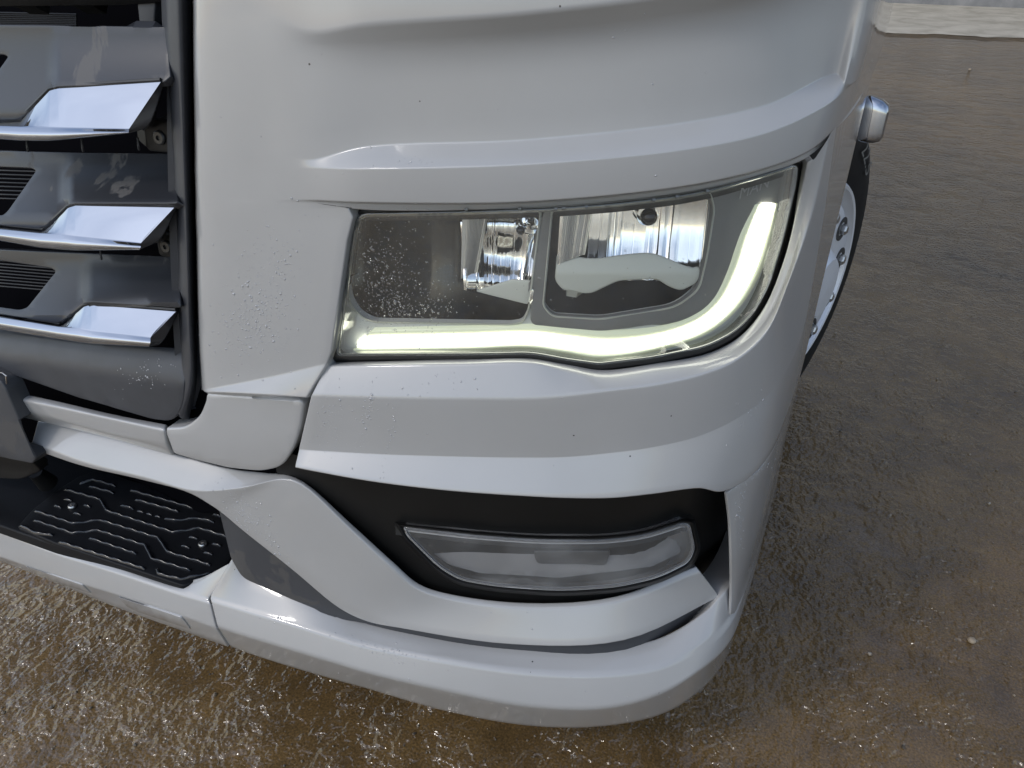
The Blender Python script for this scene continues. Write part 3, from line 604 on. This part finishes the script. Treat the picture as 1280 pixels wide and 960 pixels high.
for c_ in (C1, C2_): own(ring('chamber_edge', FLANGE, lamp, c_, -1.2, 1.6, -.0435, -.0435, lip=.0022, depth=.003))
def wall_ring(name, M, poly, ha, hb):
    a = cut(smooth_poly(poly, r=6), 1e9); n = len(a); P = unproj(a, ha); P2_ = unproj(np.array([p*.985+a.mean(0)*.015 for p in a]), hb)
    bm = bmesh.new(); u = [bm.verts.new(p) for p in P]; v = [bm.verts.new(p) for p in P2_]
    for i in range(n): bm.faces.new((u[i], u[(i+1) % n], v[(i+1) % n], v[i]))
    return own(finish(bm, name, M, lamp))
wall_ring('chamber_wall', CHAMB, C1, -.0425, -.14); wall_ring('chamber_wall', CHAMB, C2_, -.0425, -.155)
def pgrid(name, M, parent, quad, nu, nv, hf, sharp=38, depth=.003):
    """grid inside four photo points (top left, top right, bottom right, bottom left)"""
    q = np.array(quad, float); u, v = np.meshgrid(np.linspace(0, 1, nu+1), np.linspace(0, 1, nv+1))
    P = ((1-u)*(1-v))[..., None]*q[0]+(u*(1-v))[..., None]*q[1]+(u*v)[..., None]*q[2]+((1-u)*v)[..., None]*q[3]
    X = unproj(P.reshape(-1, 2), hf(u, v).reshape(-1)); bm = bmesh.new(); vs = [bm.verts.new(p) for p in X]
    for j in range(nv):
        for i in range(nu): k = j*(nu+1)+i; bm.faces.new((vs[k], vs[k+1], vs[k+nu+2], vs[k+nu+1]))
    bm.normal_update(); face_cam(bm); bm.normal_update()
    if depth: skirt(bm, .001, depth)
    return own(finish(bm, name, M, parent, sharp=sharp))
def flutes(edges, amp):
    e = np.array(edges)
    def f(u):
        k = np.clip(np.searchsorted(e, u, side='right')-1, 0, len(e)-2); t = (u-e[k])/(e[k+1]-e[k]); return amp*((2*t-1)**2-1)*(1+.6*np.sin(k*2.3))+.5*amp*np.sin(k*1.7)
    return f
f1 = flutes([0, .28, .33, .46, .66, .8, 1.001], .012)
low = pgrid('reflector', REFL, lamp, [(579, 263), (676, 263), (661, 380), (584, 362)], 48, 24, lambda u, v: -.050-.030*np.sin(np.pi*np.clip(u*1.0, 0, 1))-.02*(1-v)+f1(u)*1.0+.006*np.sin(v*9))
pgrid('side_flute', mat('satin_reflector', (0.55, 0.55, 0.55), 0.35, 0.8), lamp, [(579, 262), (607, 265), (593, 340), (577, 348)], 28, 8, lambda u, v: -.052+.0006*np.sin(u*90)-.004*u)
pgrid('shelf', FLANGE, lamp, [(596, 364), (640, 350), (663, 352), (660, 380)], 8, 8, lambda u, v: -.052+.004*v)
f2 = flutes([0, .18, .33, .42, .58, .68, .82, 1.001], .018)
pgrid('reflector', REFL, lamp, [(705, 262), (884, 246), (874, 350), (699, 350)], 90, 26, lambda u, v: -.052-.055*np.sin(np.pi*u)**.8*(1-.5*v)+f2(u)+.020*(v-.45)**2+.003*np.sin(v*5+u*4))
pgrid('side_flute', bpy.data.materials['satin_reflector'], lamp, [(705, 261), (738, 260), (728, 318), (697, 330)], 30, 8, lambda u, v: -.051+.0006*np.sin(u*90)-.003*u)
own(pxpatch('flange', FLANGE, lamp, [(698, 318, 4), (740, 326, 14), (780, 320, 16), (815, 317, 14), (842, 328, 14), (866, 338, 6), (874, 334, 4), (872, 352, 8), (852, 362, 8), (838, 357, 6), (822, 347, 6), (773, 349, 8), (737, 366, 8), (704, 361, 8), (696, 350, 4)], lambda x, y: -.047-.012*np.clip((340-y)/25, 0, 1), 6, .0025, .01))
for (c, rr, nm) in (((811, 271), .0105, 'bulb_shield'), ((651, 288), .0055, 'bulb_shield')):
    p = unproj([c], -.055)[0]; bm = bmesh.new(); bmesh.ops.create_uvsphere(bm, u_segments=20, v_segments=12, radius=rr, matrix=Matrix.Translation(p)); own(finish(bm, nm, mat('bulb_tip', (0.03, 0.03, 0.035), 0.08, 0.7), lamp))
    n = plan_normal(p); bm = bmesh.new(); lathe(bm, [(0, rr*1.25), (-.02, rr*1.35), (-.02, rr*.9)], 20, axis='z'); bmesh.ops.transform(bm, matrix=Matrix.Translation(p-n*.006) @ Vector(n).to_track_quat('Z', 'Y').to_matrix().to_4x4(), verts=bm.verts)
    own(finish(bm, 'bulb_collar', REFL, lamp))
p = unproj([(662, 280)], -.06)[0]; bm = bmesh.new(); lathe(bm, [(0, .014), (.004, .012), (.0, .009), (-.01, .004)], 24, axis='z'); bmesh.ops.transform(bm, matrix=Matrix.Translation(p) @ Vector(plan_normal(p)).to_track_quat('Z', 'Y').to_matrix().to_4x4(), verts=bm.verts); own(finish(bm, 'bulb_socket', REFL, lamp))
# daytime running strip
DT = [(463, 416), (586, 413.5), (669, 411.5), (710, 416), (762, 420), (823, 414), (870, 398), (897, 375), (915, 341), (932, 292), (948, 256)]
DBt = [(443, 438.5), (586, 436), (660, 433.5), (705, 439.5), (751, 446.5), (823, 436), (884, 415), (922, 383), (948, 340), (963, 293), (971, 255)]
def mixp(A, Bq, t): return [(a*(1-t)+c*t, b*(1-t)+d*t) for (a, b), (c, d) in zip(A, Bq)]
def rowh(P, h): return [(x, y, h) for x, y in P]
def mixv(A, Bq, t0, t1): return [(a*(1-t)+c*t, b*(1-t)+d*t) for k, ((a, b), (c, d)) in enumerate(zip(A, Bq)) for t in [t0+(t1-t0)*max(0, k-5)/5]]
TI_, BI_ = mixv(DT, DBt, .24, .14), mixv(DT, DBt, .80, .90)
TO_, BO_ = mixp(DT, DBt, -.28), mixp(DT, DBt, 1.10)
own(panel('daytime_strip', DRL, lamp, [rowh(TI_, -.043), rowh(mixv(DT, DBt, .34, .26), -.038), rowh(mixv(DT, DBt, .70, .78), -.038), rowh(BI_, -.043)], 8, .005, .001, .004))
own(panel('strip_rim', DRLE, lamp, [rowh(TO_, -.0445), rowh(mixp(DT, DBt, -.05), -.040), rowh(TI_, -.0425)], 8, .004, .001, .003))
own(panel('strip_rim', DRLE, lamp, [rowh(BI_, -.0425), rowh(mixp(DT, DBt, 1.0), -.040), rowh(BO_, -.0445)], 8, .004, .001, .003))
# moulded clips along the top of the lens
bm = bmesh.new()
for x, y in ((583, 262), (650, 261), (695, 261), (705, 260), (733, 258.5), (817, 250), (846, 246), (884, 239)):
    P = unproj([(x-2, y), (x+2, y)], -.018); tube(bm, P, .0022, 6)
cl = own(finish(bm, 'lens_clip', bpy.data.materials['lens_edge'], lamp)); cl['kind'] = 'stuff'
def text_mesh(s):
    cu = bpy.data.curves.new('t', 'FONT'); cu.body = s; o = bpy.data.objects.new('t', cu); col.objects.link(o)
    dg = bpy.context.evaluated_depsgraph_get(); me = bpy.data.meshes.new_from_object(o.evaluated_get(dg)); bpy.data.objects.remove(o); return me
me = text_mesh('MAN'); V = np.array([v.co[:] for v in me.vertices]); V[:, :2] -= V[:, :2].min(0); V[:, 0] /= V[:, 0].max(); V[:, 1] /= V[:, 1].max()
px = np.array([924, 249])+V[:, :1]*np.array([36, -15])+V[:, 1:2]*np.array([3, -15]); P = unproj(px, -.0415)
for v, p in zip(me.vertices, P): v.co = p
own(link('lettering', me, GHOST, lamp))

# ================================================================== step
ZS = 0.408
step = own(pxpatch('step_floor', STEPM, truck, [(-140, 560, 0), (40, 540, 0), (330, 600, 0), (300, 690, 4), (270, 716, 4), (234, 735, 4), (150, 706, 0), (77, 682, 0), (0, 655, 0), (-140, 603, 0)], None, 14, .004, .02, z=ZS, label='black rubber step pad with raised tread'))
k_ = 4.2667
def sp(x, y): return (20+x/k_, 570+y/k_)
pad = own(pxpatch('tread_plate', STEPM, step, [sp(15, 375), sp(95, 285), sp(250, 165), sp(330, 115), sp(420, 80), sp(1100, 270), sp(1150, 420), sp(1160, 520), sp(1060, 640), sp(890, 685), sp(220, 462)], None, 12, .003, .006, z=ZS+.007, r=3))
def rib_path(bm, P, wd, hg):
    """rounded raised rib with low bumps along its crest"""
    Q = []
    for a, b in zip(P, P[1:]):
        n = max(2, int(np.linalg.norm(b-a)//.005)); Q += [a*(1-t)+b*t for t in np.linspace(0, 1, n, endpoint=False)]
    Q.append(P[-1]); Q = [Vector(q) for q in Q]; rows = []
    for i, p in enumerate(Q):
        t = (Q[min(i+1, len(Q)-1)]-Q[max(i-1, 0)]); t.z = 0; t.normalize(); n = Vector((-t.y, t.x, 0)); h = hg*(1.25 if (i//3) % 2 else .9)*(.3 if i in (0, len(Q)-1) else 1)
        rows.append([bm.verts.new(p+n*wd*.5*c+Vector((0, 0, h*k))) for c, k in ((1, 0), (.8, .7), (.42, 1), (-.42, 1), (-.8, .7), (-1, 0))])
    for a, b in zip(rows, rows[1:]):
        for i in range(5): bm.faces.new((a[i], a[i+1], b[i+1], b[i]))
    bm.faces.new(rows[0]); bm.faces.new(rows[-1][::-1]); bmesh.ops.recalc_face_normals(bm, faces=bm.faces)
RIBS = [[(340, 150), (415, 130), (535, 165)], [(390, 165), (525, 200)], [(260, 180), (450, 235), (485, 295), (840, 410), (980, 388), (1130, 435)], [(610, 185), (960, 285), (1010, 280)], [(635, 235), (870, 300)],
 [(560, 265), (630, 285)], [(650, 293), (682, 301)], [(700, 307), (728, 315)], [(745, 320), (772, 327)], [(795, 335), (850, 348), (970, 335), (1060, 355)], [(1050, 312), (1095, 325)],
 [(100, 295), (310, 365), (450, 345), (760, 440), (810, 515), (1040, 585)], [(95, 345), (305, 415), (440, 400), (690, 480), (725, 550), (935, 615)], [(390, 440), (645, 525)], [(230, 460), (690, 605)],
 [(750, 600), (762, 632), (880, 660), (1045, 628)], [(25, 372), (110, 415), (200, 425)],
 [(205, 265), (245, 280)], [(260, 230), (300, 240)], [(360, 262), (400, 275)], [(310, 305), (350, 315)], [(885, 478), (928, 492)], [(925, 432), (970, 442)], [(1045, 468), (1095, 482)], [(1005, 515), (1050, 527)]]
for rb in RIBS:
    q = np.array([sp(*p) for p in rb]); P = at_z(q, ZS+.0066); bm = bmesh.new(); rib_path(bm, P, .0060, .0050)
    own(finish(bm, 'tread_rib', RIBM, step, sharp=60))
for c in (sp(300, 270), sp(996, 472)):
    p = at_z(np.array([c]), ZS+.0075)[0]; own(disc_screw('screw', STEEL, step, p, (0, 0, 1), .0085, .005))
own(pxpatch('step_well', BLACK, truck, [(230, 590, 0), (400, 610, 0), (500, 680, 0), (480, 765, 0), (300, 712, 0), (270, 690, 0)], None, 16, .002, .02, z=.393))
# number plate holder, hose end and inner floor at the left
own(pxpatch('plate_holder', DARKG, truck, [(-160, 420, 0), (-30, 462, 4), (0, 478, 3), (6, 487, 3), (43, 572, 2), (39, 578, 2), (-160, 540, 0)], lambda x, y: .012+.0*x, 12, .003, .03, label='dark number plate holder'))
own(pxpatch('plate_holder_underside', BLACK, truck, [(-160, 536, 0), (0, 565, 0), (38, 577, 2), (50, 588, 4), (24, 598, 5), (-160, 590, 0)], lambda x, y: -.01-.03*np.clip((y-560)/30, 0, 1), 10, .003, .02))
bm = bmesh.new(); tube(bm, list(at_z(np.array([(44, 590), (60, 604)]), np.array([.47, .425]))), [.014, .020], 16); own(finish(bm, 'hose_end', BLACK, truck))
bm = bmesh.new(); tube(bm, unproj([(-6, 466), (3, 466), (7.5, 470), (8, 484)], [.0, .004, .006, .006]), .0012, 6); own(finish(bm, 'wire_clip', STEEL, truck))

# ================================================================== side: lower fender, wheel, chrome marker lamp
own(panel('side_fender', PAINT, truck, [[side(.75, 1.24, -.004), side(.95, 1.24, -.004), side(1.2, 1.24, -.004), side(1.45, 1.24, -.004), side(2.0, 1.24, -.004)], [side(.74, .78, -.004), side(.86, .92, -.004), side(1.05, 1.06, -.004), side(1.45, 1.13, -.004), side(2.0, 1.1, -.004)]], 8, depth=.03))
XW, YW, ZW, STEER = 1.109, 1.582, 0.5135, -0.2894                                          # steered a little, so its outer face shows from the front
wheel = own(empty('wheel', (XW, YW, ZW), truck)); wheel.rotation_euler = (0, 0, STEER)
bm = bmesh.new(); lathe(bm, [(-.30, .30), (-.305, .42), (-.285, .485), (-.26, .508), (-.06, .508), (-.03, .495), (-.004, .470), (.004, .44), (.004, .38), (-.004, .33), (-.012, .298)], 72); bmesh.ops.recalc_face_normals(bm, faces=bm.faces); finish(bm, 'tyre', RUBBER, wheel)
bm = bmesh.new(); lathe(bm, [(-.02, .300), (.022, .297), (.030, .290), (.028, .282), (.0, .272), (-.012, .262), (.022, .238), (.030, .225), (.030, .150), (.022, .125), (.05, .105), (.07, .085), (.075, .0001)], 72); bmesh.ops.recalc_face_normals(bm, faces=bm.faces); finish(bm, 'rim', RIM, wheel)
NS = mat('nut_shadow', (0.03, 0.03, 0.03), 0.5)  # dark rings that paint in the shade around each nut
for k in range(10):
    a = 2*math.pi*k/10+.1; c = Vector((.030, .195*math.cos(a), .195*math.sin(a)))
    bm = bmesh.new(); lathe(bm, [(-.01, .036), (.0025, .036), (.0025, .022), (-.004, .020)], 20, center=c); bmesh.ops.recalc_face_normals(bm, faces=bm.faces); finish(bm, 'nut_shade_ring', NS, wheel)
    bm = bmesh.new(); lathe(bm, [(-.01, .0165), (.014, .0165), (.018, .012), (.018, .0001)], 6, center=c); bmesh.ops.recalc_face_normals(bm, faces=bm.faces); finish(bm, 'lug_nut', STEEL, wheel, sharp=25)
me = text_mesh('22.5'); V = np.array([v.co[:] for v in me.vertices]); V[:, :2] -= V[:, :2].min(0); V[:, 0] -= V[:, 0].max()/2
for v, q in zip(me.vertices, V):
    r = .405+q[1]*.062; a = math.radians(46)-(q[0]*.085)/.4; v.co = (.0105, r*math.cos(a), r*math.sin(a))
link('lettering', me, LETTER, wheel)
# chrome lamp housing on the side
bm = bmesh.new(); prof = [(0, .020, .040), (.010, .023, .043), (.030, .023, .040), (.042, .019, .034), (.046, .012, .026)]; rings = []
for s, a_, b_ in prof:
    rg = []
    for k in range(28):
        t = 2*math.pi*k/28; cx, cz = math.copysign(abs(math.cos(t))**.5, math.cos(t)), math.copysign(abs(math.sin(t))**.5, math.sin(t)); rg.append(bm.verts.new((1.168+s, 1.02+a_*cx, 1.105+b_*cz-s*.15)))
    rings.append(rg)
for u, v in zip(rings, rings[1:]):
    for k in range(28): bm.faces.new((u[k], u[(k+1) % 28], v[(k+1) % 28], v[k]))
bm.faces.new(rings[-1]); bmesh.ops.recalc_face_normals(bm, faces=bm.faces)
ml = own(finish(bm, 'marker_lamp', CHROME, truck, label='small chrome marker lamp on the cab side'))

# ---- the rest of the cab and chassis, out of the frame but standing there
bm = bmesh.new()
for (x0, x1, y0, y1, z0, z1) in ((-1.36, 1.13, .42, 2.3, 1.72, 3.6), (-1.36, 1.08, .50, 1.05, 1.15, 1.70), (-1.3, .82, .45, 2.3, .62, 1.70), (-1.36, .0, .14, .5, 1.72, 3.5), (.0, 1.0, .20, .5, 1.72, 3.5)):
    bmesh.ops.create_cube(bm, size=1, matrix=Matrix.Translation(((x0+x1)/2, (y0+y1)/2, (z0+z1)/2)) @ Matrix.Diagonal((x1-x0, y1-y0, z1-z0, 1)))
own(finish(bm, 'cab_shell', PAINT, truck, smooth=False))
bm = bmesh.new()
for (x0, x1) in ((-.55, -.45), (.25, .35)): bmesh.ops.create_cube(bm, size=1, matrix=Matrix.Translation(((x0+x1)/2, 3.2, .75)) @ Matrix.Diagonal((x1-x0, 5.6, .27, 1)))
own(finish(bm, 'chassis_rail', BLACK, truck, smooth=False))

# ================================================================== rain left on the paint
from mathutils.bvhtree import BVHTree
bpy.context.view_layer.update()
DROPP = mat('rain_on_paint', (0.40, 0.40, 0.40), 0.25, coat=1.0, coat_rough=0.02)
def drops(owner, spots, seed):
    rg = np.random.default_rng(seed); me = owner.data; bt = BVHTree.FromPolygons([v.co[:] for v in me.vertices], [p.vertices[:] for p in me.polygons]); bm = bmesh.new()
    for (cx, cy, sx, sy, rot, n) in spots:
        for k in range(int(n*1.8)):
            a, b_ = rg.normal(0, sx), rg.normal(0, sy); t = math.radians(rot); px = np.array([[cx+a*math.cos(t)-b_*math.sin(t), cy+a*math.sin(t)+b_*math.cos(t)]])
            d = Vector(rays(px)[0]).normalized(); loc, nrm, idx, dist = bt.ray_cast(Vector(CAM), d)
            if loc is None: continue
            if nrm.dot(d) > 0: nrm = -nrm
            r = min(.0019, .00045+rg.exponential(.00034)); q = nrm.to_track_quat('Z', 'Y').to_matrix().to_4x4()
            M4 = Matrix.Translation(loc) @ q @ Matrix.Rotation(rg.uniform(0, 6.28), 4, 'Z') @ Matrix.Diagonal((r, r*rg.uniform(.7, 1.6), r*.55, 1))
            bmesh.ops.create_icosphere(bm, subdivisions=1, radius=1, matrix=M4)
    o = finish(bm, 'raindrops', DROPM if owner.data.materials[0] is GLASS else DROPP, owner, sharp=None); o['kind'] = 'stuff'; return o
DROPM = make_glass('rain_water', (0.97, 0.97, 0.97), 1.6)
drops(corner, [(325, 370, 22, 45, 15, 260), (320, 400, 30, 30, 20, 120), (300, 420, 25, 10, -20, 50), (410, 530, 10, 20, 8, 35), (458, 520, 3, 24, 10, 45), (488, 545, 3, 22, 12, 25), (440, 510, 40, 14, 0, 30), (500, 260, 30, 8, 0, 14), (935, 520, 8, 22, 30, 20), (520, 200, 14, 6, 0, 10), (560, 478, 25, 8, 0, 14), (700, 300, 350, 200, 0, 60)], 3)
drops(bpy.data.objects['blade_panel'], [(315, 648, 10, 26, -45, 130), (345, 690, 6, 22, -42, 50), (300, 640, 14, 10, 30, 40), (600, 770, 160, 14, 0, 12)], 5)
drops(bpy.data.objects['bumper_corner'], [(485, 815, 35, 4, 16, 70), (335, 775, 20, 4, 16, 16), (640, 855, 160, 14, 5, 16), (930, 790, 6, 14, 30, 25)], 6)
drops(bpy.data.objects['bumper_upright'], [(925, 640, 4, 30, 0, 70), (950, 590, 12, 3, -40, 25), (938, 740, 3, 10, 0, 16)], 8)
drops(bpy.data.objects['lower_sheet'], [(180, 470, 18, 12, 0, 30)], 9)
drops(next(o for o in lamp.children if o.name.startswith('lens') and o.data.materials[0] is GLASS), [(480, 350, 26, 36, 0, 330), (500, 385, 30, 14, 0, 120), (545, 380, 18, 16, 0, 50), (700, 350, 160, 50, 0, 40)], 10)

# ================================================================== small things
def stone(px, r, lab):
    p = at_z(np.array([px]), 0.0)[0]; bm = bmesh.new(); bmesh.ops.create_icosphere(bm, subdivisions=3, radius=r, matrix=Matrix.Translation((p[0], p[1], r*.55)))
    for v in bm.verts: v.co += Vector((random.uniform(-1, 1), random.uniform(-1, 1), random.uniform(-1, 1)))*r*.05; v.co.z = max(.0005, (v.co.z-r*.55)*.7+r*.55)
    o = finish(bm, 'pebble', mat('pebble_stone', (0.30, 0.24, 0.17), 0.5)); o['label'] = lab; o['category'] = 'pebble'; o['group'] = 'loose pebbles on the asphalt'
bm = bmesh.new(); rg = np.random.default_rng(21)
for k in range(1500):                                   # grit washed over the asphalt
    px = np.array([[rg.uniform(900, 1330), rg.uniform(60, 1000)] if k < 900 else [rg.uniform(-60, 900), rg.uniform(700, 1000)]]); p = at_z(px, 0.0)[0]; r = min(.006, .0012+rg.exponential(.0009))
    M4 = Matrix.Translation((p[0], p[1], r*.3)) @ Matrix.Rotation(rg.uniform(0, 6.28), 4, 'Z') @ Matrix.Diagonal((r, r*rg.uniform(.6, 1), r*rg.uniform(.5, .8), 1)); bmesh.ops.create_icosphere(bm, subdivisions=1, radius=1, matrix=M4)
GRIT = mat('grit', (0.16, 0.13, 0.10), 0.35); N, L, b = nodes(GRIT); n = noise(GRIT, 60, 2, .5, objco(GRIT)); r = ramp(GRIT, n.outputs['Fac'], [(0.35, (0.05, 0.04, 0.03)), (0.6, (0.20, 0.16, 0.11)), (0.75, (0.42, 0.38, 0.32))]); L.new(r.outputs[0], b.inputs['Base Color'])
gr = finish(bm, 'grit', GRIT, kind='stuff', smooth=False); gr['label'] = 'fine wet grit scattered over the brown asphalt'
stone((1214, 802), .009, 'tan pebble lying on the wet asphalt right of the bumper')
stone((1212, 88), .016, 'dark little stone far back near the concrete strip')
